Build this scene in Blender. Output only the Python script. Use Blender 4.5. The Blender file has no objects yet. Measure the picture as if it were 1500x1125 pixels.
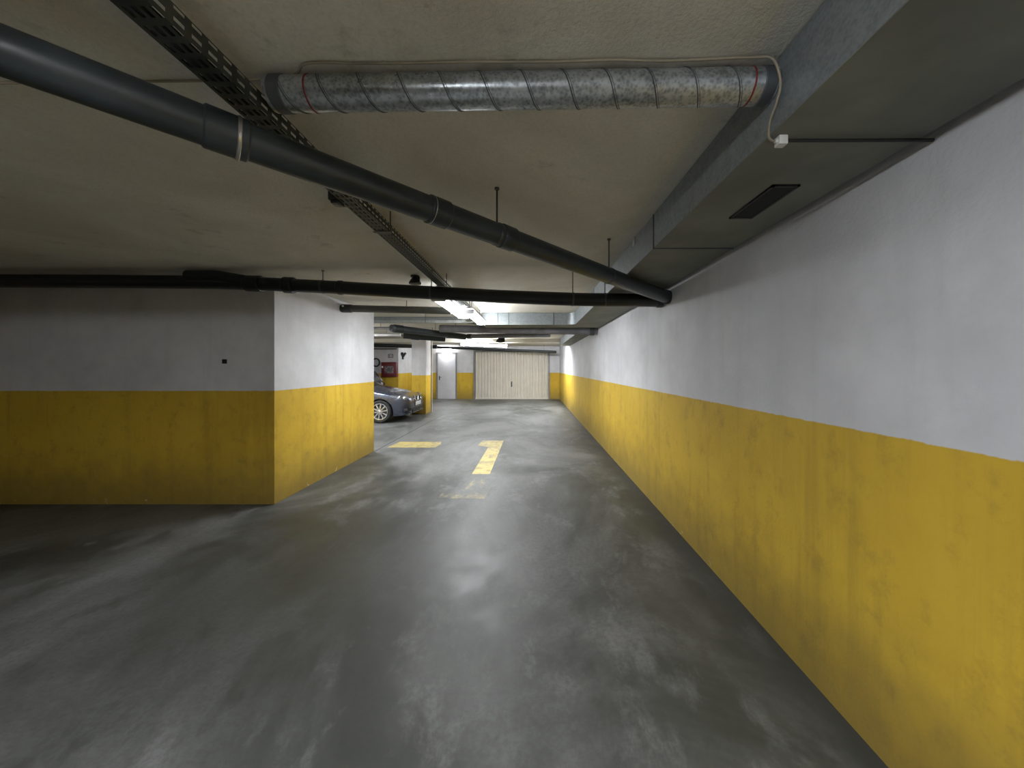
import bpy, bmesh, math, random
from mathutils import Vector, Matrix, noise
random.seed(7)
SC = bpy.context.scene
COL = SC.collection
F, VX, VY, EYE = 520.0, 778.0, 538.0, 1.55      # focal length in px, vanishing point, eye height
CEIL = EYE + 1.02
XR = 1.384                                      # right wall plane
XL = -2.90                                      # left block side face
YB = 17.3                                       # back wall plane
PI = math.pi

def at(px, py, Y):
    return Vector(((px - VX) / F * Y, Y, EYE + (VY - py) / F * Y))

# ------------------------------------------------------------------ materials
def new_mat(name):
    m = bpy.data.materials.new(name); m.use_nodes = True
    nt = m.node_tree
    for n in list(nt.nodes): nt.nodes.remove(n)
    out = nt.nodes.new('ShaderNodeOutputMaterial')
    b = nt.nodes.new('ShaderNodeBsdfPrincipled')
    nt.links.new(b.outputs[0], out.inputs[0])
    return m, nt, b

class N:
    """small node-building helper"""
    def __init__(s, nt): s.nt = nt
    def put(s, sock, v):
        if isinstance(v, bpy.types.NodeSocket): s.nt.links.new(v, sock)
        elif isinstance(v, (tuple, list)) and len(v) == 3 and sock.type == 'RGBA': sock.default_value = (*v, 1)
        else: sock.default_value = v
    def pos(s, scale=(1, 1, 1), obj=False):
        if obj:
            src = s.nt.nodes.new('ShaderNodeTexCoord').outputs['Object']
        else:
            src = s.nt.nodes.new('ShaderNodeNewGeometry').outputs['Position']
        mp = s.nt.nodes.new('ShaderNodeMapping'); s.nt.links.new(src, mp.inputs[0]); mp.inputs['Scale'].default_value = scale
        return mp.outputs[0]
    def xyz(s):
        g = s.nt.nodes.new('ShaderNodeNewGeometry'); x = s.nt.nodes.new('ShaderNodeSeparateXYZ')
        s.nt.links.new(g.outputs['Position'], x.inputs[0]); return x.outputs
    def noise(s, scale, vec, detail=4, rough=.55, dist=0):
        n = s.nt.nodes.new('ShaderNodeTexNoise'); s.put(n.inputs['Vector'], vec)
        n.inputs['Scale'].default_value = scale; n.inputs['Detail'].default_value = detail
        n.inputs['Roughness'].default_value = rough; n.inputs['Distortion'].default_value = dist
        return n.outputs[0]
    def ramp(s, v, a, b, lo=0., hi=1.):
        n = s.nt.nodes.new('ShaderNodeMapRange'); s.put(n.inputs[0], v)
        for i, x in enumerate((a, b, lo, hi)): s.put(n.inputs[i + 1], x)
        n.interpolation_type = 'SMOOTHSTEP'; return n.outputs[0]
    def math(s, op, a, b=0.):
        n = s.nt.nodes.new('ShaderNodeMath'); n.operation = op; s.put(n.inputs[0], a); s.put(n.inputs[1], b); return n.outputs[0]
    def mix(s, f, a, b):
        n = s.nt.nodes.new('ShaderNodeMix'); n.data_type = 'RGBA'; s.put(n.inputs[0], f); s.put(n.inputs[6], a); s.put(n.inputs[7], b); return n.outputs[2]
    def bump(s, h, strength, dist=.01):
        n = s.nt.nodes.new('ShaderNodeBump'); s.put(n.inputs['Height'], h); n.inputs['Strength'].default_value = strength
        n.inputs['Distance'].default_value = dist; return n.outputs[0]

def simple(name, color, rough=.5, metal=0., var=.12, scale=6., bump=0., coat=0., emis=None, emis_s=0.):
    m, nt, b = new_mat(name); n = N(nt)
    v = n.noise(scale, n.pos(), 5)
    c2 = tuple(c * (1 - var * 2) for c in color); c1 = tuple(min(1, c * (1 + var)) for c in color)
    n.put(b.inputs['Base Color'], n.mix(n.ramp(v, .3, .7), c2, c1))
    n.put(b.inputs['Roughness'], n.ramp(v, .3, .7, max(0.03, rough - .06), min(1, rough + .06)))
    b.inputs['Metallic'].default_value = metal
    if coat: b.inputs['Coat Weight'].default_value = coat; b.inputs['Coat Roughness'].default_value = .06
    if bump: n.put(b.inputs['Normal'], n.bump(n.noise(scale * 8, n.pos(), 3), bump, .004))
    if emis: n.put(b.inputs['Emission Color'], emis); b.inputs['Emission Strength'].default_value = emis_s
    return m

def wall_mat():
    m, nt, b = new_mat('two_tone_plaster'); n = N(nt)
    x, y, z = n.xyz()
    big = n.noise(.9, n.pos(), 5, .6)
    streak = n.noise(1., n.pos((7, 7, .5)), 6, .65)
    fine = n.noise(55, n.pos(), 4, .6)
    scuff = n.noise(7.5, n.pos((1, 1, .8)), 7, .72)
    white = n.mix(n.ramp(big, .3, .72), (.50, .50, .515), (.66, .66, .675))
    white = n.mix(n.math('MULTIPLY', n.ramp(streak, .5, .75), .22), white, (.36, .36, .37))
    yellow = n.mix(n.ramp(big, .3, .7), (.50, .325, .030), (.62, .415, .042))
    yellow = n.mix(n.math('MULTIPLY', n.ramp(streak, .48, .74), .40), yellow, (.30, .20, .03))
    yellow = n.mix(n.math('MULTIPLY', n.ramp(scuff, .50, .74), .42), yellow, (.22, .155, .035))
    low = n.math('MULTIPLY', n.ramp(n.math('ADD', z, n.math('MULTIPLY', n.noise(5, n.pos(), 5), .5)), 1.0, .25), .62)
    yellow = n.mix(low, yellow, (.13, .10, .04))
    peel = n.math('MULTIPLY', n.ramp(z, .10, .03), n.ramp(n.noise(9, n.pos(), 5, .7), .62, .69))
    yellow = n.mix(peel, yellow, (.55, .50, .38))
    edge = n.math('ADD', z, n.math('MULTIPLY', n.math('SUBTRACT', n.noise(30, n.pos(), 2), .5), .012))
    dull = n.math('MULTIPLY', n.ramp(n.noise(2.2, n.pos(), 6, .7), .45, .70), .28)
    white = n.mix(dull, white, (.40, .40, .41))
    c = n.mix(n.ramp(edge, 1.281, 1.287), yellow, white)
    n.put(b.inputs['Base Color'], c)
    n.put(b.inputs['Roughness'], .72)
    b.inputs['Specular IOR Level'].default_value = .25
    n.put(b.inputs['Normal'], n.bump(n.math('ADD', fine, n.math('MULTIPLY', big, 2.)), .35, .006))
    return m

def concrete(n):
    """dirty trowelled floor colour, shared by the floor and the worn paint lines"""
    x, y, z = n.xyz()
    big = n.noise(.55, n.pos((1.15, .8, 1)), 6, .62, .6)
    mid = n.noise(2.3, n.pos((1.2, .7, 1)), 7, .70, .25)
    fine = n.noise(34, n.pos(), 7, .75)
    c = n.mix(n.ramp(big, .38, .64), (.040, .043, .037), (.150, .154, .150))
    c = n.mix(n.math('MULTIPLY', n.ramp(mid, .50, .66), .60), c, (.205, .208, .205))
    c = n.mix(n.math('MULTIPLY', n.ramp(mid, .47, .34), .55), c, (.038, .041, .035))
    c = n.mix(n.math('MULTIPLY', n.ramp(fine, .38, .66), .42), c, (.055, .056, .052))
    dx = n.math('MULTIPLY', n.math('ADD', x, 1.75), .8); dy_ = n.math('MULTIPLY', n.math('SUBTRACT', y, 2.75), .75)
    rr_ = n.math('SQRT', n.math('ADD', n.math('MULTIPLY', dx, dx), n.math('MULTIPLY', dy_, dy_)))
    dark_patch = n.ramp(n.math('ADD', rr_, n.math('MULTIPLY', n.math('SUBTRACT', n.noise(1.5, n.pos(), 6, .65), .5), 1.3)), 1.15, .55)   # irregular darker patch on the near left floor
    c = n.mix(n.math('MULTIPLY', dark_patch, .55), c, (.036, .038, .030))
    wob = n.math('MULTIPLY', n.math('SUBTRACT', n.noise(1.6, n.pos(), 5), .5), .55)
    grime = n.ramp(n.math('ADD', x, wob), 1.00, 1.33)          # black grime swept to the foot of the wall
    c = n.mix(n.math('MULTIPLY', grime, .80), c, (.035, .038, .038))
    return c, mid, fine, big

def floor_mat():
    m, nt, b = new_mat('trowelled_concrete'); n = N(nt)
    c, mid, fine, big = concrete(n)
    flecks = n.math('MULTIPLY', n.ramp(n.noise(1.7, n.pos(), 6, .7), .66, .72), n.ramp(n.noise(11, n.pos(), 4, .7), .5, .62))
    c = n.mix(n.math('MULTIPLY', flecks, .5), c, (.36, .30, .09))
    n.put(b.inputs['Base Color'], c)
    n.put(b.inputs['Roughness'], n.ramp(mid, .3, .7, .44, .60))
    b.inputs['Specular IOR Level'].default_value = .45
    n.put(b.inputs['Normal'], n.bump(n.math('ADD', n.math('MULTIPLY', fine, .35), mid), .10, .012))
    return m

def paint_mat(name, keep):
    m, nt, b = new_mat(name); n = N(nt)
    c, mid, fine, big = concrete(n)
    w = n.math('ADD', n.math('MULTIPLY', n.noise(6.5, n.pos((1, .6, 1)), 7, .75), .7), n.math('MULTIPLY', n.noise(1.4, n.pos(), 3), .3))
    col = n.mix(n.ramp(fine, .35, .7), (.50, .40, .13), (.40, .31, .09))
    n.put(b.inputs['Base Color'], n.mix(n.ramp(w, keep - .13, keep + .15), col, c))
    n.put(b.inputs['Roughness'], n.ramp(mid, .3, .7, .44, .58))
    b.inputs['Specular IOR Level'].default_value = .45
    n.put(b.inputs['Normal'], n.bump(n.math('ADD', n.math('MULTIPLY', fine, .35), mid), .10, .012))
    return m

def ceil_mat():
    m, nt, b = new_mat('sprayed_ceiling_plaster'); n = N(nt)
    big = n.noise(.8, n.pos(), 5, .6, .5)
    sm = n.noise(3.2, n.pos(), 6, .7)
    fine = n.noise(85, n.pos(), 3, .6)
    c = n.mix(n.ramp(big, .32, .68), (.57, .54, .465), (.72, .695, .625))
    c = n.mix(n.math('MULTIPLY', n.ramp(sm, .60, .74), .45), c, (.19, .175, .15))
    c = n.mix(n.math('MULTIPLY', n.ramp(fine, .35, .75), .22), c, (.33, .32, .28))
    n.put(b.inputs['Base Color'], c); n.put(b.inputs['Roughness'], .9)
    b.inputs['Specular IOR Level'].default_value = .15
    n.put(b.inputs['Normal'], n.bump(n.math('ADD', fine, n.math('MULTIPLY', sm, 1.4)), .55, .006))
    return m

def galv_mat(name, c1, c2, rough=.38, metal=.85):
    m, nt, b = new_mat(name); n = N(nt)
    v = nt.nodes.new('ShaderNodeTexVoronoi'); v.inputs['Scale'].default_value = 90; n.put(v.inputs['Vector'], n.pos())
    big = n.noise(7, n.pos(), 6, .7)
    f = n.math('ADD', n.math('MULTIPLY', v.outputs['Distance'], .35), n.math('MULTIPLY', n.noise(22, n.pos((1, 1, 1)), 6, .75), 1.0))
    n.put(b.inputs['Base Color'], n.mix(n.ramp(f, .42, .85), c1, c2))
    n.put(b.inputs['Roughness'], n.ramp(big, .3, .7, rough - .08, rough + .12))
    b.inputs['Metallic'].default_value = metal
    n.put(b.inputs['Normal'], n.bump(n.noise(14, n.pos(), 3), .10, .006))
    return m

M = dict(
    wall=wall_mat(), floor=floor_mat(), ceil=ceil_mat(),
    galv=galv_mat('spangled_galvanised_steel', (.19, .21, .222), (.47, .50, .52), .33, .7),
    sheet=galv_mat('galvanised_duct_sheet', (.20, .225, .235), (.29, .315, .325), .42, .5),
    soffit=simple('dusty_duct_board', (.20, .205, .175), .75, 0, .14, 2.2, .12),
    seam=simple('lock_seam_steel', (.09, .10, .105), .55, .3),
    red=simple('red_sealant', (.20, .02, .02), .6),
    black_pipe=simple('black_drain_plastic', (.012, .016, .018), .42, 0, .2, 5),
    slate_pipe=simple('dark_slate_plastic', (.028, .036, .040), .40, 0, .2, 5),
    grey_pipe=simple('grey_drain_plastic', (.17, .17, .185), .38, 0, .12, 5),
    pale_pipe=simple('pale_grey_plastic', (.36, .35, .36), .4, 0, .1, 5),
    olive_pipe=simple('dull_olive_plastic', (.062, .064, .052), .5, 0, .15, 5),
    steel=simple('zinc_rod', (.10, .10, .10), .45, .7),
    clamp=simple('bright_clamp_steel', (.55, .53, .52), .35, .9),
    tray=simple('dusty_tray_steel', (.065, .07, .062), .55, .5, .2, 12),
    pale_tray=simple('pale_tray_steel', (.42, .44, .43), .45, .5, .1, 8),
    cable=simple('black_cable_sheath', (.018, .018, .02), .5),
    beige=simple('beige_cable_sheath', (.30, .26, .19), .55),
    whiteplastic=simple('white_plastic', (.72, .71, .68), .4, 0, .05),
    blackplastic=simple('black_plastic', (.012, .012, .013), .45),
    grille=simple('dark_vent_metal', (.018, .019, .018), .5, .3),
    cream=simple('cream_door_paint', (.62, .585, .50), .5, 0, .03, 2.5),
    doorwhite=simple('white_door_paint', (.62, .62, .66), .45, 0, .05, 2),
    frame=simple('grey_frame_paint', (.21, .21, .215), .5),
    lampbody=simple('white_lamp_housing', (.62, .62, .62), .4, 0, .05),
    carpaint=simple('metallic_blue_grey_paint', (.062, .072, .105), .30, .5, .03, 3, 0, 1.),
    carwhite=simple('pale_car_paint', (.58, .58, .58), .3, .1, .03, 3, 0, 1.),
    glass=simple('dark_car_glass', (.012, .014, .018), .08, 0, .05, 3, 0, .6),
    lens=simple('headlamp_lens', (.42, .44, .47), .12, .6, .25, 30, 0, 1.),
    chrome=simple('chrome', (.62, .63, .65), .16, .95, .05),
    rubber=simple('tyre_rubber', (.012, .012, .012), .75),
    rim=simple('silver_alloy', (.62, .62, .63), .28, .75, .06),
    plate=simple('white_plate', (.6, .6, .6), .4),
    redbox=simple('dark_red_cabinet_paint', (.12, .009, .013), .4, 0, .15, 9),
    redlens=simple('dark_tail_lens', (.035, .006, .006), .2),
    signwhite=simple('white_sign_plate', (.55, .52, .50), .5),
    blue=simple('badge_blue', (.03, .10, .35), .3),
    joint=simple('dark_floor_joint', (.035, .034, .032), .8),
    pinkedge=simple('pale_conduit_paint', (.50, .45, .40), .5),
)
def glow(name, col, s):
    m, nt, b = new_mat(name); n = N(nt)
    v = n.noise(3, n.pos(), 2)
    n.put(b.inputs['Base Color'], (.8, .8, .8)); n.put(b.inputs['Emission Color'], n.mix(v, col, tuple(c * .97 for c in col)))
    b.inputs['Emission Strength'].default_value = s
    return m
COOL = (.93, .96, 1.0)
LAMP = dict(near=16., far=165., behind=185., bays=230., tube=195., bulk=140., beam=230.)
for k_, v_ in LAMP.items(): M['lamp_' + k_] = glow('lamp_glow_' + k_, COOL, v_)

# ------------------------------------------------------------------ mesh helpers
def box(bm, x0, x1, y0, y1, z0, z1, bev=0.):
    t = bmesh.new()
    bmesh.ops.create_cube(t, size=1.)
    for v in t.verts:
        v.co = Vector(((x0 + x1) / 2 + v.co.x * (x1 - x0), (y0 + y1) / 2 + v.co.y * (y1 - y0), (z0 + z1) / 2 + v.co.z * (z1 - z0)))
    if bev: bmesh.ops.bevel(t, geom=list(t.edges), offset=bev, segments=2, profile=.6, affect='EDGES')
    join(bm, t)

def join(bm, t, mat=None):
    vs = [bm.verts.new(mat @ v.co if mat else v.co) for v in t.verts]
    t.verts.index_update()
    for f in t.faces:
        try: bm.faces.new([vs[v.index] for v in f.verts])
        except ValueError: pass
    t.free()

def frames(pts):
    pts = [Vector(p) for p in pts]; out = []
    tang = []
    for i in range(len(pts)):
        a = pts[max(i - 1, 0)]; b = pts[min(i + 1, len(pts) - 1)]
        tang.append((b - a).normalized())
    up = Vector((0, 0, 1)) if abs(tang[0].z) < .9 else Vector((0, 1, 0))
    nrm = (up - tang[0] * up.dot(tang[0])).normalized()
    for t in tang:
        nrm = (nrm - t * nrm.dot(t)).normalized()
        out.append((t, nrm, t.cross(nrm)))
    return pts, out

def sweep(bm, pts, r, n=20, caps=True):
    pts, fr = frames(pts)
    rs = r if isinstance(r, (list, tuple)) else [r] * len(pts)
    rings = []
    for p, (t, a, b), rr in zip(pts, fr, rs):
        rings.append([bm.verts.new(p + (a * math.cos(2 * PI * k / n) + b * math.sin(2 * PI * k / n)) * rr) for k in range(n)])
    for i in range(len(rings) - 1):
        for k in range(n):
            bm.faces.new((rings[i][k], rings[i][(k + 1) % n], rings[i + 1][(k + 1) % n], rings[i + 1][k]))
    if caps:
        bm.faces.new(rings[0][::-1]); bm.faces.new(rings[-1])

def ring_along(bm, p0, p1, f, length, r, n=24):
    """short collar of radius r centred at fraction f of the line p0-p1"""
    p0, p1 = Vector(p0), Vector(p1); d = (p1 - p0).normalized(); c = p0.lerp(p1, f)
    e = min(.006, length * .2)
    sweep(bm, [c - d * length / 2, c - d * (length / 2 - e), c + d * (length / 2 - e), c + d * length / 2], [r - e * .8, r, r, r - e * .8], n)

def lathe(bm, prof, c, axis='y', n=28):
    """prof: (radius, distance along the axis)"""
    rings = []
    for r, h in prof:
        ring = []
        for k in range(n):
            a = 2 * PI * k / n; u, w = r * math.cos(a), r * math.sin(a)
            v = {'y': (u, h, w), 'z': (u, w, h), 'x': (h, u, w)}[axis]
            ring.append(bm.verts.new(Vector(c) + Vector(v)))
        rings.append(ring)
    for i in range(len(rings) - 1):
        for k in range(n):
            bm.faces.new((rings[i][k], rings[i][(k + 1) % n], rings[i + 1][(k + 1) % n], rings[i + 1][k]))
    bm.faces.new(rings[0][::-1]); bm.faces.new(rings[-1])

def smooth_curve(pts, sub=8):
    P = [Vector(p) for p in pts]; P = [P[0] * 2 - P[1]] + P + [P[-1] * 2 - P[-2]]; out = []
    for i in range(1, len(P) - 2):
        for k in range(sub):
            t = k / sub; a, b, c, d = P[i - 1:i + 3]
            out.append(.5 * ((2 * b) + (c - a) * t + (2 * a - 5 * b + 4 * c - d) * t * t + (3 * b - a - 3 * c + d) * t ** 3))
    out.append(P[-2]); return out

def obj(name, bm, mat, parent=None, sharp=38, recalc=True):
    bmesh.ops.remove_doubles(bm, verts=list(bm.verts), dist=1e-6)
    if recalc: bmesh.ops.recalc_face_normals(bm, faces=list(bm.faces))
    for f in bm.faces: f.smooth = True
    lim = math.radians(sharp)
    for e in bm.edges:
        if len(e.link_faces) == 2 and e.calc_face_angle(0) > lim: e.smooth = False
    me = bpy.data.meshes.new(name); bm.to_mesh(me); bm.free()
    o = bpy.data.objects.new(name, me); COL.objects.link(o)
    me.materials.append(mat)
    if parent:
        o.parent = parent
        o.matrix_parent_inverse = parent_world(parent).inverted()
    return o

def parent_world(o):
    m = o.matrix_basis.copy()
    if o.parent: m = parent_world(o.parent) @ o.matrix_parent_inverse @ m
    return m

def tag(o, label=None, cat=None, group=None, kind=None):
    for k, v in (('label', label), ('category', cat), ('group', group), ('kind', kind)):
        if v: o[k] = v
    return o

def thing(name, label, cat, loc, group=None):
    o = bpy.data.objects.new(name, None); COL.objects.link(o); o.location = loc
    o.empty_display_size = .1
    return tag(o, label, cat, group)

def struct(name, bm, mat, parent=None, sharp=38):
    o = obj(name, bm, mat, parent, sharp)
    if not parent: o['kind'] = 'structure'
    return o

def B(*args, **kw):
    bm = bmesh.new(); box(bm, *args, **kw); return bm
def T(pts, r, n=20, caps=True):
    bm = bmesh.new(); sweep(bm, pts, r, n, caps); return bm

# ------------------------------------------------------------------ setting
XO, YN = -9.0, -7.0
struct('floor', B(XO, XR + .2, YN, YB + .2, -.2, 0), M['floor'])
struct('ceiling', B(XO, XR + .2, YN, YB + .2, CEIL, CEIL + .2), M['ceil'])
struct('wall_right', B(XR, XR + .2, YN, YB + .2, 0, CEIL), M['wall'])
struct('wall_back', B(-5.8, XR, YB, YB + .2, 0, CEIL), M['wall'])
bm = bmesh.new()
box(bm, XO, -5.8, 15.5, YB + .2, 0, CEIL)
struct('wall_back_left', bm, M['wall'])
struct('wall_left', B(XO, XL, 4.01, 6.55, 0, CEIL, bev=.006), M['wall'])
struct('wall_outer', B(XO - .2, XO, YN, YB, 0, CEIL), M['wall'])
struct('wall_front', B(XO, XR, YN - .2, YN, 0, CEIL), M['wall'])
struct('wall_pillar', B(-3.94, -3.476, 11.72, 12.30, 0, CEIL, bev=.008), M['wall'])
struct('ceiling_beam', B(XO, XR - .001, 12.70, 13.05, EYE + .889, CEIL + .01), M['ceil'])
# floor joint along the bays
struct('trim_1', B(-2.893, -2.877, 6.55, 11.6, -.01, .0015), M['joint'])

# doors in the back wall
def px_back(px): return (px - VX) / F * YB
# door_1: white personnel door
x0, x1 = px_back(641.5), px_back(667.5)
bm = bmesh.new()
zt = 2.215
box(bm, x0 - .06, x0, YB - .05, YB - .001, 0, zt + .06)
box(bm, x1, x1 + .06, YB - .05, YB - .001, 0, zt + .06)
box(bm, x0, x1, YB - .05, YB - .001, zt, zt + .06)
d1 = struct('door_1', bm, M['frame'])
leaf = obj('door_leaf', B(x0 + .004, x1 - .004, YB - .035, YB - .002, .012, zt - .004, bev=.004), M['doorwhite'], d1)
bm = bmesh.new()
box(bm, x0 + .06, x0 + .105, YB - .045, YB - .035, .93, 1.13, bev=.003)
sweep(bm, smooth_curve([(x0 + .083, YB - .04, 1.06), (x0 + .083, YB - .09, 1.06), (x0 + .12, YB - .095, 1.06), (x0 + .20, YB - .095, 1.055)], 5), .011, 10)
obj('door_handle', bm, M['blackplastic'], leaf)
# door_2: ribbed garage door
x0, x1 = px_back(696), px_back(803)
zt = 2.30
bm = bmesh.new()
box(bm, x0 - .07, x0, YB - .075, YB - .001, 0, zt + .07)
box(bm, x1, x1 + .07, YB - .075, YB - .001, 0, zt + .07)
box(bm, x0, x1, YB - .075, YB - .001, zt, zt + .07)
d2 = struct('door_2', bm, M['frame'])
bm = bmesh.new()
nr = 24; prof = []
w = (x1 - x0 - .02) / nr
for i in range(nr):
    a = x0 + .01 + i * w
    prof += [(a, YB - .006), (a + w * .18, YB - .060), (a + w * .66, YB - .060), (a + w * .84, YB - .006)]
prof.append((x1 - .01, YB - .012))
lo = [bm.verts.new((x, y, .02)) for x, y in prof]; hi = [bm.verts.new((x, y, zt - .005)) for x, y in prof]
bk = [bm.verts.new((x, YB - .003, .02)) for x, y in prof]; bh = [bm.verts.new((x, YB - .003, zt - .005)) for x, y in prof]
for i in range(len(prof) - 1):
    bm.faces.new((lo[i], lo[i + 1], hi[i + 1], hi[i])); bm.faces.new((bk[i + 1], bk[i], bh[i], bh[i + 1]))
    bm.faces.new((lo[i + 1], lo[i], bk[i], bk[i + 1])); bm.faces.new((hi[i], hi[i + 1], bh[i + 1], bh[i]))
pan = obj('door_panel', bm, M['cream'], d2, 20)
bm = bmesh.new()
hx = px_back(749.5)
box(bm, hx - .03, hx + .03, YB - .07, YB - .06, .60, .86, bev=.006); box(bm, hx - .015, hx + .015, YB - .105, YB - .068, .68, .71, bev=.004)
obj('door_handle', bm, M['blackplastic'], pan)
obj('bottom_rail', B(x0 + .01, x1 - .01, YB - .072, YB - .061, .005, .07, bev=.003), M['cream'], pan)

# worn paint on the floor
def patch(name, pts, mat, label, cat='floor marking', group=None):
    bm = bmesh.new(); vs = [bm.verts.new((x, y, .0012)) for x, y in pts]; lv = [bm.verts.new((x, y, -.002)) for x, y in pts]
    bm.faces.new(vs); bm.faces.new(lv[::-1])
    for i in range(len(pts)):
        j = (i + 1) % len(pts); bm.faces.new((vs[i], lv[i], lv[j], vs[j]))
    return tag(obj(name, bm, mat), label, cat, group)
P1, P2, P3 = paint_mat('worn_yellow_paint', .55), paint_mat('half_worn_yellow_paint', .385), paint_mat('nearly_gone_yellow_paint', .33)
G = 'worn yellow bay lines'
patch('floor_line', [(-2.78, 6.86), (-1.86, 6.86), (-1.82, 7.12), (-1.86, 7.38), (-2.72, 7.38)], P1, 'short worn yellow line across the floor beside the end of the left wall', group=G)
patch('floor_line', [(-.86, 5.15), (-.60, 5.15), (-.58, 7.5), (-1.02, 7.5), (-1.06, 7.05), (-.83, 6.9)], P1, 'worn yellow bay corner line running down the middle of the lane', group=G)
patch('floor_line', [(-1.10, 4.18), (-.55, 4.18), (-.53, 4.55), (-.62, 5.0), (-.78, 5.0), (-.85, 4.5), (-1.10, 4.45)], P2, 'faded yellow foot of the bay line in the lane centre', group=G)

# ------------------------------------------------------------------ right bulkhead duct
XD, HD = .815, EYE + .795
t = thing('ventilation_duct', 'long boxed ventilation duct running along the right wall under the ceiling', 'duct', (XD, 2, HD))
YE, YF = 6.62, 7.1
bm = bmesh.new()
# L-shaped body in plan with a rounded inner corner
pl = [(XD, -6.9)]
R = .16
for k in range(9):
    a = k / 8 * PI / 2
    pl.append((XD - R + R * math.cos(a), YE - R + R * math.sin(a)))
pl += [(-.91, YE), (-.91, YF), (XR - .038, YF), (XR - .038, -6.9)]
ZT = CEIL - .004
sidev = []
lo = [bm.verts.new((x, y, HD)) for x, y in pl]; hi = [bm.verts.new((x, y, ZT if y < 5.9 or x > XD - .3 else ZT)) for x, y in pl]
for i in range(len(pl)):
    j = (i + 1) % len(pl); bm.faces.new((lo[i], lo[j], hi[j], hi[i]))
bm.faces.new(hi)
obj('duct_casing', bm, M['sheet'], t)
bm = bmesh.new()
lo = [bm.verts.new((x, y, HD - .0005)) for x, y in pl]; l2 = [bm.verts.new((x, y, HD - .004)) for x, y in pl]
bm.faces.new(lo); bm.faces.new(l2[::-1])
for i in range(len(pl)):
    j = (i + 1) % len(pl); bm.faces.new((lo[i], l2[i], l2[j], lo[j]))
obj('duct_underside', bm, M['soffit'], t)
for y in (2.36, 4.6):
    bm = bmesh.new(); box(bm, XD - .005, XD, y - .006, y + .006, HD - .008, ZT); box(bm, XD - .005, XR - .040, y - .006, y + .006, HD - .009, HD - .004)
    obj('duct_seam', bm, M['seam'], t)
for x in (-.62, -.42, .42, .70):
    bm = bmesh.new(); box(bm, x - .006, x + .006, YE - .006, YE, HD - .004, ZT)
    obj('duct_seam', bm, M['seam'], t)
# white latch clip on the side face
cl = at(929, 354, .813 * F / (929 - VX))
obj('casing_clip', B(XD - .008, XD, cl.y - .03, cl.y + .03, cl.z - .03, cl.z + .03, bev=.002), M['clamp'], t)
# vent grille in the underside
gx0, gx1, gy0, gy1 = 1.045, 1.165, 1.535, 1.875
bm = bmesh.new()
zz = HD - .004
box(bm, gx0, gx1, gy0, gy0 + .015, zz - .008, zz); box(bm, gx0, gx1, gy1 - .015, gy1, zz - .008, zz)
box(bm, gx0, gx0 + .012, gy0, gy1, zz - .008, zz); box(bm, gx1 - .012, gx1, gy0, gy1, zz - .008, zz)
g = obj('vent_grille', bm, M['grille'], t)
obj('grille_back', B(gx0 + .01, gx1 - .01, gy0 + .01, gy1 - .01, zz - .002, zz), M['blackplastic'], g)
bm = bmesh.new()
for k in range(13):
    y = gy0 + .03 + k * (gy1 - gy0 - .06) / 12
    q = [(y - .008, zz - .002), (y + .006, zz - .009), (y + .008, zz - .0075), (y - .006, zz - .0005)]
    A = [bm.verts.new((gx0 + .01, a, b)) for a, b in q]; C = [bm.verts.new((gx1 - .01, a, b)) for a, b in q]
    for i in range(4): bm.faces.new((A[i], A[(i + 1) % 4], C[(i + 1) % 4], C[i]))
    bm.faces.new(A[::-1]); bm.faces.new(C)
obj('grille_louvre', bm, M['grille'], g)

# second boxed duct further down the right wall
t = thing('ventilation_duct', 'lower far boxed duct along the right wall beyond the grey pipe', 'duct', (1.2, 10, EYE + .766))
obj('duct_casing', B(1.03, XR - .003, 7.55, 12.69, EYE + .77, ZT), M['sheet'], t)
obj('duct_underside', B(1.03, XR - .003, 7.55, 12.69, EYE + .762, EYE + .77), M['soffit'], t)
# lateral duct left of the tray
t = thing('ventilation_duct', 'shallow galvanised duct crossing behind the left wall under the bright ceiling', 'duct', (-3, 7.3, EYE + .94))
obj('duct_casing', B(-6.5, -1.45, 7.15, 7.4, EYE + .925, EYE + 1.015), M['sheet'], t)
bm = bmesh.new()
q = [(-1.45, EYE + .925), (-1.0, EYE + .87), (-1.0, EYE + .95), (-1.45, EYE + 1.015)]
A = [bm.verts.new((x, 7.15, z)) for x, z in q]; C = [bm.verts.new((x, 7.4, z)) for x, z in q]
for i in range(4): bm.faces.new((A[i], A[(i + 1) % 4], C[(i + 1) % 4], C[i]))
bm.faces.new(A[::-1]); bm.faces.new(C)
obj('duct_taper', bm, M['soffit'], t)

# ------------------------------------------------------------------ spiral duct
a0, a1 = Vector((-.905, 1.245, EYE + .956)), Vector((XD - .002, 1.207, EYE + .954))
RS = .0545
t = thing('spiral_duct', 'galvanised spiral duct crossing the ceiling near the camera', 'duct', a0)
obj('duct_tube', T([a0, a1], RS, 48), M['galv'], t)
d = (a1 - a0).normalized(); L = (a1 - a0).length
u = Vector((0, 0, 1)); u = (u - d * u.dot(d)).normalized(); v = d.cross(u)
pitch = .1385; pts = []; seg = 40
for i in range(int(L / pitch * seg) - 2):
    s = i / seg * pitch + .02; a = 2 * PI * i / seg
    pts.append(a0 + d * s + (u * math.cos(a) + v * math.sin(a)) * (RS + .0002))
bm = bmesh.new(); sweep(bm, pts, .0022, 6)
obj('spiral_seam', bm, M['seam'], t)
bm = bmesh.new()
sweep(bm, [p + d * .007 for p in pts], .0011, 5)
obj('spiral_seam', bm, M['seam'], t)
for f in (.083, .955):
    bm = bmesh.new(); ring_along(bm, a0, a1, f, .006, RS + .0022, 40)
    obj('joint_seal', bm, M['red'], t)['label'] = 'dark red joint seal ring'
bm = bmesh.new(); ring_along(bm, a0, a1, .985, .045, RS + .003, 40); obj('end_collar', bm, M['seam'], t)
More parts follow.
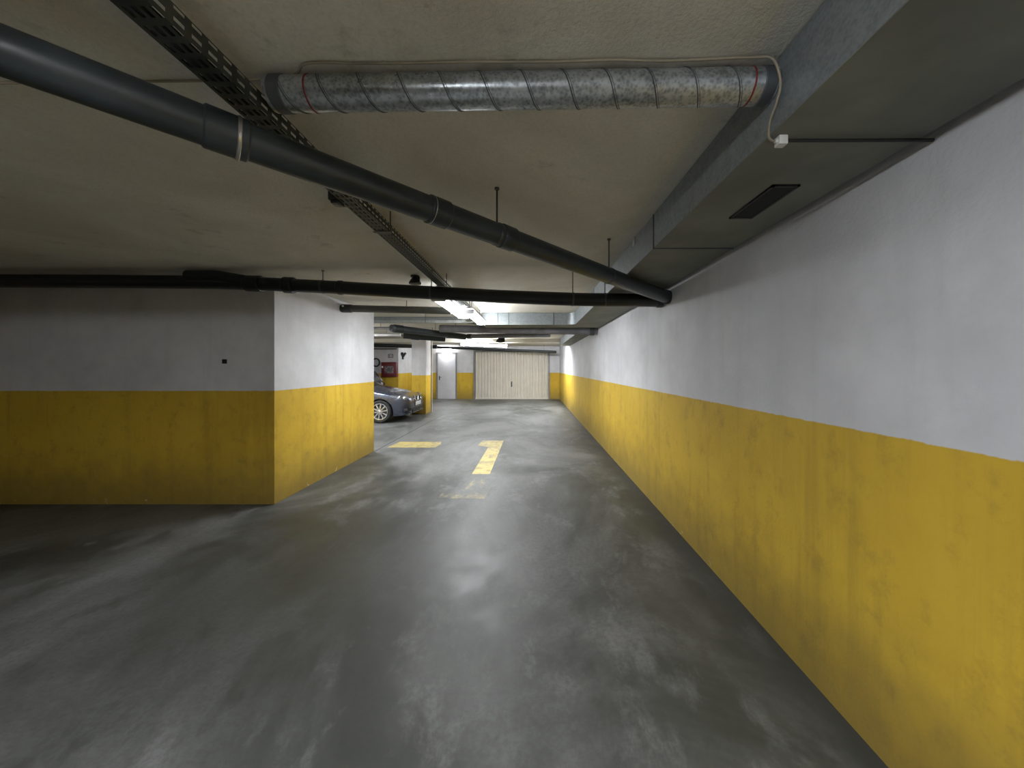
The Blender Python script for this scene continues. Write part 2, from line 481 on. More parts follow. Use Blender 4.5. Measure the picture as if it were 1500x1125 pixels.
bm = bmesh.new(); ring_along(bm, a0, a1, .02, .05, RS + .003, 40); obj('end_collar', bm, M['seam'], t)

# thin cable over the spiral duct, dropping to the white junction box
pts = [(-2.6, 1.275, CEIL - .006), (-1.4, 1.26, CEIL - .006), (-.88, 1.245, CEIL - .006)]
for k in range(9):
    x = -.75 + k * .17; pts.append((x, 1.186 - .002 * k + random.uniform(-.004, .004), CEIL - .0065 - .002 * (k % 2)))
pts += [(.72, 1.155, CEIL - .012), (.775, 1.140, CEIL - .030), (.802, 1.142, EYE + .92), (.803, 1.160, EYE + .868), (.798, 1.185, EYE + .826), (.806, 1.205, EYE + .787), (.822, 1.213, EYE + .775), (.845, 1.216, EYE + .776)]
tag(obj('electrical_cable', T(smooth_curve(pts, 6), .0042, 10), M['beige']), 'thin beige cable lying over the spiral duct and drooping at its right end', 'cable')
t = thing('junction_box', 'small white junction box under the right duct at the cable end', 'junction box', (.855, 1.217, HD - .004))
obj('box_body', B(.842, .872, 1.203, 1.231, HD - .036, HD - .005, bev=.003), M['whiteplastic'], t)
obj('cable_gland', T([(.834, 1.217, HD - .02), (.842, 1.217, HD - .02)], .007, 14), M['whiteplastic'], t)
tag(obj('electrical_conduit', T([(.873, 1.217, HD - .018), (1.2, 1.217, HD - .017), (XR - .006, 1.217, HD - .016)], .0055, 12), M['grille']), 'thin dark conduit from the white junction box to the right wall', 'conduit')

# ------------------------------------------------------------------ cable tray
def holed_strip(bm, fn, us, vs_, solid):
    """grid of quads between us x vs_ leaving out the cells named by solid(i, j) == False"""
    cache = {}
    def V(i, j):
        if (i, j) not in cache: cache[(i, j)] = bm.verts.new(fn(us[i], vs_[j]))
        return cache[(i, j)]
    for i in range(len(us) - 1):
        for j in range(len(vs_) - 1):
            if solid(i, j): bm.faces.new((V(i, j), V(i + 1, j), V(i + 1, j + 1), V(i, j + 1)))
TX0, TX1, TZ0, TZ1 = -1.018, -.928, EYE + .886, EYE + .945
def tray(name, label, y0, y1, pitch, mat):
    t = thing(name, label, 'cable tray', (-.97, 2, TZ0))
    us = [y0]
    while us[-1] < y1 - pitch: us += [us[-1] + pitch * .42, us[-1] + pitch]
    xs = [TX0, TX0 + .010, TX0 + .022, TX0 + .033, TX0 + .045, TX0 + .056, TX0 + .068, TX0 + .080, TX1]
    bm = bmesh.new()
    holed_strip(bm, lambda a, b: (b, a, TZ0), us, xs, lambda i, j: not (j % 2 == 1 and i % 2 == 1))
    bmesh.ops.solidify(bm, geom=list(bm.faces), thickness=.0015)
    obj('tray_bottom', bm, mat, t)
    for x in (TX0, TX1):
        zs = [TZ0, TZ0 + .016, TZ0 + .026, TZ1 - .012, TZ1 - .004, TZ1]
        bm = bmesh.new()
        holed_strip(bm, lambda a, b: (x, a, b), us, zs, lambda i, j: not (j in (1, 3) and i % 2 == 1))
        bmesh.ops.solidify(bm, geom=list(bm.faces), thickness=.0015)
        obj('side_rail', bm, mat, t)
    for y in (2.32, 3.86, 5.3):
        if y < y1 - .1: obj('hanger_rod', T([(TX1 + .008, y, TZ0 - .004), (TX1 + .008, y, CEIL)], .0042, 10), M['steel'], t)
    for y in (-1.2, .7, 2.32, 3.86, 5.3): obj('tray_bracket', B(TX0 - .012, TX1 + .014, y - .012, y + .012, TZ0 - .005, TZ0 - .002), M['steel'], t)
    return t
tray('cable_tray', 'long perforated cable tray running down the lane under the ceiling', -6.9, 6.9, .05, M['tray'])
for k, (x, r) in enumerate(((-1.0, .007), (-.985, .006), (-.968, .008), (-.950, .006))):
    pts = [(x + random.uniform(-.0012, .0012), -6.5 + i * .6, TZ0 + .003 + r + (.001 * (i % 2))) for i in range(23)]
    tag(obj('power_cable', T(pts, r, 8), M['cable']), 'black power cable lying along the perforated cable tray', 'cable', 'cables in the long tray')

# ------------------------------------------------------------------ drain pipes
def pipe_thing(label, pts, r, mat, cat='pipe', loc=None, group=None):
    t = thing('drain_pipe', label, cat, loc or pts[0], group)
    obj('pipe_run', T(pts, r, 28), mat, t)
    return t
def collar(t, p0, p1, f, length, r, mat, name='coupling', label=None):
    bm = bmesh.new(); ring_along(bm, p0, p1, f, length, r)
    o = obj(name, bm, mat, t)
    if label: o['label'] = label
def hanger(t, x, y, z, r, mat=None, rod=.0055):
    obj('hanger_rod', T([(x, y, z + r - .004), (x, y, CEIL - .002)], rod, 10), mat or M['steel'], t)
    obj('ceiling_anchor', T([(x, y, CEIL - .010), (x, y, CEIL)], .014, 10), mat or M['steel'], t)

# diagonal pipe
RD = .0610
def dz(x): return EYE + .757 - .036 * (x + .194)
def dy(x): return 2.02 + .985 * (x + .194)
dp = lambda x: Vector((x, dy(x), dz(x) - (.012 if x < -.9 else 0)))
q0, q1 = Vector((-2.6, dy(-2.6), dz(-2.6) - .035)), Vector((XR - .002, dy(XR), dz(XR)))
q0 = dp(-.194) + (dp(-.194) - q1).normalized() * 3.3
t = pipe_thing('thick black drain pipe crossing diagonally from upper left to the right wall', [q0, q1], RD, M['slate_pipe'])
Lq = (q1 - q0).length
fx = lambda x: (x - q0.x) / (q1.x - q0.x)
def fpx(px):      # fraction at which the pipe axis shows at picture column px
    k = (px - VX) / F
    return (k * q0.y - q0.x) / ((q1.x - q0.x) - k * (q1.y - q0.y))
for px, ln in ((641, .11), (742, .10), (332, .12)):
    collar(t, q0, q1, fpx(px), ln, RD + .007, M['slate_pipe'])
bm = bmesh.new(); ring_along(bm, q0, q1, fpx(349), .012, RD + .010); obj('hose_clamp', bm, M['clamp'], t)['label'] = 'bright steel hose clamp'
bm = bmesh.new(); ring_along(bm, q0, q1, fpx(631), .004, RD + .0075); obj('rubber_seal', bm, M['clamp'], t)
for px in (728, 892):
    c = q0.lerp(q1, fpx(px)); hanger(t, c.x, c.y, c.z, RD)
    bm = bmesh.new(); ring_along(bm, q0, q1, fpx(px), .022, RD + .003); obj('pipe_clamp', bm, M['steel'], t)
collar(t, q0, q1, .993, .05, RD + .008, M['black_pipe'], 'wall_flange')

# lateral pipe in front of the left wall
RL = .069
YLt = 3.735
LP = [Vector((x, YLt, EYE + h)) for x, h in ((-7.5, .915), (-4.6, .905), (-3.3, .893), (-2.8, .876), (-2.19, .846), (-.35, .745), (.46, .714), (XR - .002, .703))]
def lat(px):
    x = (px - VX) / F * YLt
    for a, b in zip(LP, LP[1:]):
        if x <= b.x: return a.lerp(b, (x - a.x) / (b.x - a.x)), (b - a).normalized()
    return LP[-1], (LP[-1] - LP[-2]).normalized()
t = pipe_thing('black drain pipe running across the lane in front of the left wall top', LP, RL, M['black_pipe'])
def lat_ring(name, px, ln, r, mat):
    c, d = lat(px); bm = bmesh.new(); ring_along(bm, c - d, c + d, .5, ln, r); return obj(name, bm, mat, t)
for px, ln, e in ((499, .05, .007), (424, .10, .016), (372, .16, .014)): lat_ring('coupling', px, ln, RL + e, M['black_pipe'])
for px in (473, 632, 839, 886):
    c, d = lat(px); hanger(t, c.x, c.y, c.z, RL, rod=.005)
    lat_ring('pipe_clamp', px, .022, RL + .003, M['steel'])
c, d = lat(352)
obj('branch_stub', T(smooth_curve([(c.x + .12, c.y, c.z + .01), (c.x - .02, c.y - .03, c.z + .03), (c.x - .2, c.y - .05, CEIL - .08), (c.x - .5, c.y - .05, CEIL - .075)], 6), .062, 24), M['black_pipe'], t)
lat_ring('wall_flange', 966, .06, RL + .007, M['black_pipe'])

# olive pipe out of the left wall's side
y = 5.42; e0, e1 = Vector((XL + .002, y, EYE + .900)), Vector((-1.22, y, EYE + .862))
t = pipe_thing('short dull olive pipe leaving the side of the left wall towards the lamps', [e0, e1], .054, M['olive_pipe'])
collar(t, e0, e1, .05, .15, .063, M['black_pipe'], 'end_fitting', 'black end fitting')
obj('fitting_plug', T([(XL + .06, y - .060, EYE + .925), (XL + .06, y - .072, EYE + .925)], .014, 12), M['whiteplastic'], t)
obj('hanger_rod', T([(-1.9, y, EYE + .93), (-1.9, y, CEIL - .002)], .005, 8), M['steel'], t)

# pipes beyond the lateral duct
A1 = Vector((XR - .003, 7.38, EYE + .748)); A0 = Vector((-1.95, 7.60, EYE + .828))
t = pipe_thing('thick grey drain pipe crossing the lane below the galvanised duct', [A0, A1], .078, M['grey_pipe'])
collar(t, A0, A1, .965, .10, .090, M['seam'], 'coupling', 'dark end coupling')
collar(t, A0, A1, .935, .03, .084, M['grey_pipe'])
for f in (.30, .62):
    c = A0.lerp(A1, f); hanger(t, c.x, c.y, c.z, .078, rod=.005)
B1, B0 = Vector((.40, 7.64, EYE + .698)), Vector((-1.52, 8.45, EYE + .735))
t = pipe_thing('thinner grey drain pipe slanting away under the thick grey pipe', [B0, B1], .050, M['grey_pipe'])
collar(t, B0, B1, .03, .12, .058, M['slate_pipe'])
for f in (.2, .5):
    c = B0.lerp(B1, f); hanger(t, c.x, c.y, c.z, .05, rod=.004)
C1, C0 = B0 + Vector((-.06, .03, 0)), Vector((-2.62, 6.98, EYE + .790))
C0 = at(573, 480.5, 7.0); C1 = at(681, 493.5, 8.60)
t = pipe_thing('dark slanting drain pipe meeting the thinner grey pipe above the parked car', [C0, C1], .070, M['slate_pipe'])
collar(t, C0, C1, .08, .2, .080, M['black_pipe']); collar(t, C0, C1, .75, .12, .078, M['slate_pipe'])
for f in (.55, .85):
    c = C0.lerp(C1, f); hanger(t, c.x, c.y, c.z, .07, rod=.004)
C2 = at(500, 481, 7.25); C3 = at(571.5, 481, 7.25)
t = pipe_thing('pale grey pipe stub ending at the dark slanting pipe', [C2, C3], .034, M['pale_pipe'])
c = C2.lerp(C3, .8); hanger(t, c.x, c.y, c.z, .034, rod=.004)
D0 = at(500, 490.8, 9.0); D1 = at(589, 491, 9.0); D2 = at(652, 496, 9.35)
t = pipe_thing('pale grey pipe with a white collar above the parked car', [D0, D1], .036, M['pale_pipe'])
collar(t, D0, D1, .985, .03, .050, M['whiteplastic'], 'end_collar', 'white end collar')
c = D0.lerp(D1, .75); hanger(t, c.x, c.y, c.z, .036, rod=.004)
t = pipe_thing('short dark pipe just over the white and yellow pillar top', [D1 + Vector((.03, 0, 0)), D2], .085, M['black_pipe'])
collar(t, D1, D2, .3, .2, .095, M['black_pipe'])
c = D1.lerp(D2, .7); hanger(t, c.x, c.y, c.z, .085, rod=.004)
E0, E1 = at(470, 504, 13.2), at(640, 508.0, 13.2)
t = pipe_thing('black pipe crossing high behind the white and yellow pillar', [E0, E1], .070, M['black_pipe'])
G0, G1 = at(636, 508.5, 16.2), at(815, 515.5, 16.2)
t = pipe_thing('black pipe running across above the ribbed garage door', [G0, G1], .055, M['black_pipe'])
for f in (.3, .6, .9):
    c = G0.lerp(G1, f); hanger(t, c.x, c.y, c.z, .055, rod=.005)
H0, H1 = at(490, 511, 15.40), at(596, 511, 15.40)
tag(obj('electrical_conduit', T([H0, Vector((-5.83, 15.40, H1.z))], .022, 12), M['grille']), 'thin dark conduit along the wall above the red hose cabinet', 'conduit')

# lateral perforated tray
t = thing('cable_tray', 'pale perforated cable tray crossing to the lamps beyond the left wall', 'cable tray', (-2.5, 6.85, EYE + .84))
ty0, ty1, tz = 6.72, 6.82, EYE + .845
us = [-5.5]
while us[-1] < -1.25: us += [us[-1] + .025, us[-1] + .06]
bm = bmesh.new()
holed_strip(bm, lambda a, b: (a, b, tz), us, [ty0, ty0 + .02, ty0 + .045, ty0 + .06, ty0 + .085, ty1], lambda i, j: not (j % 2 == 1 and i % 2 == 1))
bmesh.ops.solidify(bm, geom=list(bm.faces), thickness=.0015); obj('tray_bottom', bm, M['pale_tray'], t)
for yy in (ty0, ty1):
    bm = bmesh.new()
    holed_strip(bm, lambda a, b: (a, yy, b), us, [tz, tz + .012, tz + .028, tz + .045], lambda i, j: not (j == 1 and i % 2 == 1))
    bmesh.ops.solidify(bm, geom=list(bm.faces), thickness=.0015); obj('side_rail', bm, M['pale_tray'], t)
obj('hanger_rod', T([(-2.0, ty0 - .008, tz), (-2.0, ty0 - .008, CEIL - .002)], .004, 8), M['steel'], t)
obj('cable_exit', T(smooth_curve([(-1.32, 6.77, tz + .01), (-1.15, 6.75, tz + .012), (-1.02, 6.7, tz + .03)], 6), .012, 10), M['pale_tray'], t)

# ------------------------------------------------------------------ lamps
def luminaire(x0, x1, y0, y1, z0, z1, label, glow_, group='ceiling strip lamps'):
    t = thing('strip_lamp', label, 'lamp', ((x0 + x1) / 2, (y0 + y1) / 2, z1), group)
    obj('lamp_housing', B(x0 + .02, x1 - .02, y0 + .03, y1 - .03, z0 + .045, z1, bev=.008), M['lampbody'], t)
    bm = bmesh.new()
    # ribbed prismatic trough
    n = 9; sec = []
    for k in range(n):
        a = PI * k / (n - 1); sec.append(((x0 + x1) / 2 - (x1 - x0) / 2 * math.cos(a), z0 + .045 - .043 * math.sin(a) ** .6))
    A = [bm.verts.new((x, y0, z)) for x, z in sec]; C = [bm.verts.new((x, y1, z)) for x, z in sec]
    for i in range(n - 1): bm.faces.new((A[i], A[i + 1], C[i + 1], C[i]))
    bm.faces.new((A[0], C[0], C[-1], A[-1])); bm.faces.new(A); bm.faces.new(C[::-1])
    obj('diffuser', bm, M['lamp_' + glow_], t)
    for yy in (y0, y1):
        obj('end_cap', B(x0 - .002, x1 + .002, yy - .012, yy + .012, z0 - .002, z0 + .06, bev=.005), M['lampbody'], t)
    for yy in (y0 + .25, y1 - .25):
        obj('hanger_rod', T([((x0 + x1) / 2, yy, z1 - .002), ((x0 + x1) / 2, yy, CEIL - .002)], .004, 8), M['steel'], t)
    return t
luminaire(-1.205, -1.035, 4.30, 5.85, EYE + .80, EYE + .885, 'nearer lit strip lamp hung left of the long cable tray', 'near')
luminaire(-.995, -.835, 5.20, 6.55, EYE + .785, EYE + .875, 'farther lit strip lamp hung under the end of the long cable tray', 'far')
# lamps unseen by the camera; the one over the bays is added fill
luminaire(-.72, -.54, -1.75, -.25, EYE + .80, EYE + .885, 'lit strip lamp behind the camera', 'behind')
t = luminaire(-.085, .085, -.75, .75, EYE + .80, EYE + .885, 'unseen fill lamp added over the parking bays behind the left wall', 'bays')  # added out of sight to brighten the pillar and parking area
t.location = (-4.9, 8.1, t.location.z); t.rotation_euler = (0, 0, PI / 2)

t = luminaire(-.085, .085, -.75, .75, EYE + .935, EYE + 1.012, 'lit strip lamp on the far side of the ceiling beam', 'beam')
t.location = (.25, 13.20, t.location.z); t.rotation_euler = (0, 0, PI / 2)
# bare tube lamp near the garage door
p0, p1 = at(674, 505.0, 12.0), at(741, 507.8, 12.9)
t = thing('tube_lamp', 'lit bare tube lamp hung aslant in front of the ribbed garage door', 'lamp', (p0 + p1) / 2)
obj('tube', T([p0, p1], .022, 16), M['lamp_tube'], t)
dd = (p1 - p0).normalized()
obj('lamp_batten', T([p0 + Vector((0, .0, .058)), p1 + Vector((0, 0, .058))], .026, 4), M['lampbody'], t)
for p in (p0, p1):
    obj('end_cap', B(p.x - .03, p.x + .03, p.y - .03, p.y + .03, p.z - .035, p.z + .08, bev=.008), M['lampbody'] if p is p0 else M['lamp_tube'], t)
for f in (.2, .8):
    c = p0.lerp(p1, f); obj('hanger_rod', T([(c.x, c.y, c.z + .075), (c.x, c.y, CEIL - .002)], .005, 8), M['steel'], t)

# bulkhead lamp above the white door
c = at(655, 512.8, YB - .02)
t = thing('wall_lamp', 'bright lit bulkhead lamp on the wall above the white door', 'lamp', (c.x, YB - .001, c.z))
obj('lamp_base', B(c.x - .27, c.x + .27, YB - .04, YB - .001, c.z - .10, c.z + .10, bev=.012), M['lampbody'], t)
obj('lamp_lens', B(c.x - .19, c.x + .19, YB - .13, YB - .041, c.z - .085, c.z + .085, bev=.03), M['lamp_bulk'], t)

# ------------------------------------------------------------------ dark detectors
def detector(p, label, s=1.):
    t = thing('ceiling_detector', label, 'detector', p, 'dark ceiling detectors')
    bm = bmesh.new(); lathe(bm, [(.05 * s, 0), (.052 * s, -.012 * s), (.045 * s, -.02 * s)], p, 'z', 24); obj('detector_base', bm, M['blackplastic'], t)
    bm = bmesh.new(); lathe(bm, [(.030 * s, -.0205 * s), (.050 * s, -.045 * s), (.070 * s, -.080 * s), (.068 * s, -.096 * s), (.02 * s, -.104 * s)], p, 'z', 24); obj('detector_head', bm, M['blackplastic'], t)
    obj('terminal_block', B(p[0] + .03 * s, p[0] + .075 * s, p[1] - .05 * s, p[1] - .0665 * s, p[2] - .09 * s, p[2] - .03 * s, bev=.003), M['grille'], t)
    return t
c = at(608, 404, 3.96); detector((c.x, c.y, CEIL), 'dark round detector on the ceiling just above the black lateral pipe', .95)
c = at(733, 493, 10.3); c.z = EYE + .90
t = detector((c.x, c.y, c.z), 'dark detector hanging on a rod near the bare tube lamp', 1.8)
obj('hanger_rod', T([(c.x, c.y, c.z), (c.x, c.y, CEIL)], .01, 8), M['blackplastic'], t)
tag(obj('power_cable', T(smooth_curve([(-.92, 7.14, EYE + .86), (-.93, 7.6, EYE + .94), (-.9, 9.0, EYE + .95), (c.x - .03, 10.2, EYE + .93)], 8), .012, 8), M['cable']), 'dark cable sagging from the lamps back to the hanging detector', 'cable')
# box hung at the tray's left edge
yb = 1.93
t = thing('junction_box', 'dark junction box fixed to the left edge of the long cable tray', 'junction box', (-1.07, yb, TZ0))
obj('box_body', B(-1.078, -1.020, yb - .05, yb + .05, TZ0 + .004, TZ0 + .075, bev=.006), M['tray'], t)
obj('box_cover', B(-1.066, -1.021, yb - .045, yb + .01, TZ0 - .012, TZ0 + .003, bev=.003), M['blackplastic'], t)
obj('cable_gland', T([(-1.05, yb - .051, TZ0 + .04), (-1.05, yb - .07, TZ0 + .04)], .011, 12), M['blackplastic'], t)

# ------------------------------------------------------------------ things on the far left wall
YC = 15.5
def pxc(px): return (px - VX) / F * YC
def pzc(py): return EYE + (VY - py) / F * YC
x0, x1, z0, z1 = pxc(561), pxc(583), pzc(552), pzc(530.5)
t = thing('hose_cabinet', 'dark red fire hose cabinet on the wall behind the silver car', 'cabinet', ((x0 + x1) / 2, YC, z0))
obj('cabinet_body', B(x0, x1, YC - .18, YC, z0, z1, bev=.01), M['redbox'], t)
dr = obj('cabinet_door', B(x0 + .01, x1 - .01, YC - .20, YC - .181, z0 + .01, z1 - .01, bev=.006), M['redbox'], t)
obj('glass_pane', B(x0 + .15, x1 - .12, YC - .206, YC - .201, z0 + .16, z1 - .17, bev=.004), simple('dusty_grey_pane', (.17, .15, .16), .25, 0, .2, 12), dr)['label'] = 'grey glass pane'
obj('door_latch', B(x0 + .03, x0 + .09, YC - .215, YC - .201, z1 - .25, z1 - .17, bev=.003), M['whiteplastic'], dr)
bm = bmesh.new()
hx_, hz_ = (x0 + .15 + x1 - .12) / 2, (z0 + .16 + z1 - .17) / 2
lathe(bm, [(.075, -.2065), (.075, -.212), (.03, -.212)], (hx_, YC, hz_), 'y', 20)
obj('hose_symbol', bm, M['seam'], dr)
x0, x1, z0, z1 = pxc(568.5), pxc(576), pzc(524.2), pzc(518.6)
t = thing('wall_sign', 'small pale sign with a dark border above the red hose cabinet', 'sign', ((x0 + x1) / 2, YC, z0))
obj('sign_plate', B(x0, x1, YC - .008, YC, z0, z1), M['seam'], t)
obj('sign_face', B(x0 + .03, x1 - .03, YC - .011, YC - .0085, z0 + .03, z1 - .03), M['signwhite'], t)
bm = bmesh.new(); box(bm, x0 + .05, x0 + .085, YC - .0125, YC - .0112, z0 + .05, z1 - .05); box(bm, x0 + .11, x1 - .05, YC - .0125, YC - .0112, z0 + .07, z0 + .10)
obj('sign_mark', bm, M['redbox'], t)
c = Vector((pxc(588.7) - .18, YC, pzc(521)))
# dark alarm on the return wall that faces the lane
yr = 16.0; xr = -5.8; cz = EYE + (VY - 521) / F * yr
t = thing('alarm_sounder', 'dark two-pronged alarm horn on the wall right of the hose cabinet', 'alarm', (xr, yr, cz))
obj('alarm_base', B(xr, xr + .05, yr - .06, yr + .06, cz - .17, cz + .02, bev=.01), M['blackplastic'], t)
for s_ in (-1, 1):
    bm = bmesh.new(); sweep(bm, [(xr + .04, yr + s_ * .02, cz - .05), (xr + .06, yr + s_ * .20, cz + .11)], [.03, .055], 14)
    obj('alarm_horn', bm, M['blackplastic'], t)
# round coil
c = Vector((pxc(551.5), YC - .05, pzc(531)))
bm = bmesh.new()
pts = [(c.x + .15 * math.cos(a * .3), c.y + .012 * math.sin(a * .05), c.z + .17 * math.sin(a * .3)) for a in range(64)]
sweep(bm, pts, .03, 10)
tag(obj('hose_coil', bm, M['blackplastic']), 'dark coiled hose hanging on the wall left of the hose cabinet', 'hose')
# conduit at the pillar
tag(obj('electrical_conduit', T([(-3.452, 12.34, 0), (-3.452, 12.34, CEIL - .002)], .022, 14), M['pinkedge']), 'pale upright conduit behind the right edge of the pillar', 'conduit')
xk = px_back(632.3)
tag(obj('electrical_conduit', T([(xk, YB - .02, 1.75), (xk, YB - .02, CEIL - .01)], .018, 10), M['grille']), 'short dark upright conduit on the back wall left of the white door', 'conduit')
# small switch on the left wall's front face
c = at(329.5, 529.5, 4.01)
t = thing('light_switch', 'small dark switch on the front face of the left wall', 'switch', (c.x, 4.01, c.z))
obj('switch_plate', B(c.x - .025, c.x + .025, 4.0, 4.009, c.z - .025, c.z + .025, bev=.003), M['grille'], t)
obj('rocker', B(c.x - .010, c.x + .010, 3.994, 3.9995, c.z - .014, c.z + .014, bev=.002), M['blackplastic'], t)

# ------------------------------------------------------------------ cars
def interp(tab, s):
    if s <= tab[0][0]: return tab[0][1]
    for (a, va), (b, vb) in zip(tab, tab[1:]):
        if s <= b:
            k = (s - a) / (b - a); return va + (vb - va) * k
    return tab[-1][1]
def smooth_tab(tab):
    """monotone-ish Catmull-Rom resampling of a table"""
    P = [tab[0]] + list(tab) + [tab[-1]]; out = []
    for i in range(1, len(P) - 2):
        (x0, y0), (x1, y1), (x2, y2), (x3, y3) = P[i - 1:i + 3]
        m1 = (y2 - y0) / max(x2 - x0, 1e-6); m2 = (y3 - y1) / max(x3 - x1, 1e-6); h = x2 - x1
        for k in range(8):
            t = k / 8
            out.append((x1 + h * t, (2 * t ** 3 - 3 * t * t + 1) * y1 + (t ** 3 - 2 * t * t + t) * h * m1 + (-2 * t ** 3 + 3 * t * t) * y2 + (t ** 3 - t * t) * h * m2))
    out.append(tab[-1]); return out

def make_car(c):
    Lc = c['length']; ox = Lc / 2
    root = thing('car', c['label'], 'car', (0, 0, 0))
    w, zt, ze, zb = (smooth_tab(c[k]) for k in ('w', 'zt', 'ze', 'zb'))
    RA, zc = c['arch'], c['wr']
    def sect(s):
        W = interp(w, s); t_ = interp(zt, s); e = interp(ze, s); b = interp(zb, s)
        za = b
        for sw in c['axles']:
            d_ = abs(s - sw)
            if d_ < RA: za = max(za, zc + math.sqrt(RA * RA - d_ * d_))
        hi = lambda z: max(z, za + .008)
        e2 = max(e, za + .06)
        lo_ = b + (e - b) * .30; mid = b + (e - b) * .62
        return [(0, b), (.62 * W, b), (.62 * W, max(b, za - .004)), (.925 * W, za), (.985 * W, max(lo_, za + .006)), (1. * W, max(mid, za + .014)),
                (.985 * W, max(e - .06, za + .03)), (.94 * W, e2), (.76 * W, max(t_ - (t_ - e) * .35, e2 + .004)), (.40 * W, max(t_ - .008, e2 + .006)), (0, max(t_, e2 + .008))]
    def S(s, u):
        p = sect(s); u = max(0, min(len(p) - 1.0001, u)); i = int(u); k = u - i
        if i < 4: a, b = p[i], p[i + 1]; return Vector((ox - s, a[0] + (b[0] - a[0]) * k, a[1] + (b[1] - a[1]) * k))
        g = lambda j: Vector(p[max(3, min(len(p) - 1, j))] if j < len(p) else (-p[len(p) - 2][0], p[len(p) - 2][1]))
        a, b, d_, e = g(i - 1), g(i), g(i + 1), g(i + 2)
        q = .5 * ((2 * b) + (d_ - a) * k + (2 * a - 5 * b + 4 * d_ - e) * k * k + (3 * b - a - 3 * d_ + e) * k ** 3)
        return Vector((ox - s, q.x, q.y))
    ss = sorted(set([round(i * Lc / 90, 4) for i in range(91)] + [.015, .03, .06, Lc - .02] + [round(sw + RA * math.cos(a * PI / 24), 4) for sw in c['axles'] for a in range(25)]))
    us = [0, 1, 2, 3, 3.5, 4, 4.33, 4.66, 5, 5.33, 5.66, 6, 6.25, 6.5, 6.75, 7, 7.33, 7.66, 8, 8.5, 9, 9.5, 10]
    bm = bmesh.new(); rows = []
    for s in ss:
        row = [bm.verts.new(S(s, u)) for u in us]
        row += [bm.verts.new(Vector((v.co.x, -v.co.y, v.co.z))) for v in row[-2:0:-1]]
        rows.append(row)
    n = len(rows[0])
    for a, b in zip(rows, rows[1:]):
        for k in range(n):
            try: bm.faces.new((a[k], a[(k + 1) % n], b[(k + 1) % n], b[k]))
            except ValueError: pass
    bm.faces.new(rows[0][::-1]); bm.faces.new(rows[-1])
    body = obj('body', bm, c['paint'], root, 42)
    def skin(name, s0, s1, u0, u1, mat, off, parent, ns=10, nu=8, side=1, label=None):
        bm = bmesh.new(); g = []; g2 = []
        for i in range(ns + 1):
            r, r2 = [], []
            for j in range(nu + 1):
                s = s0 + (s1 - s0) * i / ns
                lo_u = u0(i / ns) if callable(u0) else u0; hi_u = u1(i / ns) if callable(u1) else u1
                u = lo_u + (hi_u - lo_u) * j / nu
                p = S(s, u); du = S(s, u + .05) - S(s, u - .05); ds = S(s + .01, u) - S(max(s - .01, 0), u)
                nn = ds.cross(du)
                if nn.length < 1e-9: nn = Vector((1, 0, 0))
                nn.normalize()
                if nn.dot(p - Vector((p.x - .3, 0, .5))) < 0: nn = -nn
                for rr, o_ in ((r, off), (r2, -.01)):
                    q = p + nn * o_; rr.append(bm.verts.new((q.x, q.y * side, q.z)))
            g.append(r); g2.append(r2)
        for G_ in (g, g2):
            for i in range(ns):
                for j in range(nu): bm.faces.new((G_[i][j], G_[i + 1][j], G_[i + 1][j + 1], G_[i][j + 1]))
        for i in range(ns):
            for j in (0, nu): bm.faces.new((g[i][j], g[i + 1][j], g2[i + 1][j], g2[i][j]))
        for j in range(nu):
            for i in (0, ns): bm.faces.new((g[i][j], g[i][j + 1], g2[i][j + 1], g2[i][j]))
        o = obj(name, bm, mat, parent)
        if label: o['label'] = label
        return o
    # greenhouse
    zr, wb, wt = (smooth_tab(c[k]) for k in ('zr', 'wb', 'wt'))
    zbelt = lambda s: interp(ze, s) - .02
    def H(s, u):
        W0, W1 = interp(wb, s), interp(wt, s); r = interp(zr, s); b = min(zbelt(s), r - .004)
        k = max(.002, r - b)
        p = [(W0, b), (W0 + (W1 - W0) * .5, b + k * .47), (W1 + .02, b + k * .86), (W1 - .07, b + k * .97), (W1 * .45, b + k), (0, b + k * 1.012)]
        u = max(0, min(len(p) - 1.0001, u)); i = int(u); q = u - i
        return Vector((ox - s, p[i][0] + (p[i + 1][0] - p[i][0]) * q, p[i][1] + (p[i + 1][1] - p[i][1]) * q))
    s0, s1 = c['zr'][0][0], c['zr'][-1][0]
    bm = bmesh.new(); rows = []
    uu = [0, .5, 1, 1.5, 2, 2.5, 3, 3.5, 4, 4.5, 5]
    for i in range(49):
        s = s0 + (s1 - s0) * i / 48
        row = [bm.verts.new(H(s, u)) for u in uu]; row += [bm.verts.new(Vector((v.co.x, -v.co.y, v.co.z))) for v in row[-2::-1]]
        rows.append(row)
    n = len(rows[0])
    for a, b in zip(rows, rows[1:]):
        for k in range(n - 1): bm.faces.new((a[k], a[k + 1], b[k + 1], b[k]))
        bm.faces.new((a[-1], a[0], b[0], b[-1]))
    bm.faces.new(rows[0][::-1]); bm.faces.new(rows[-1])
    gl = obj('window_glass', bm, M['glass'], root, 50)
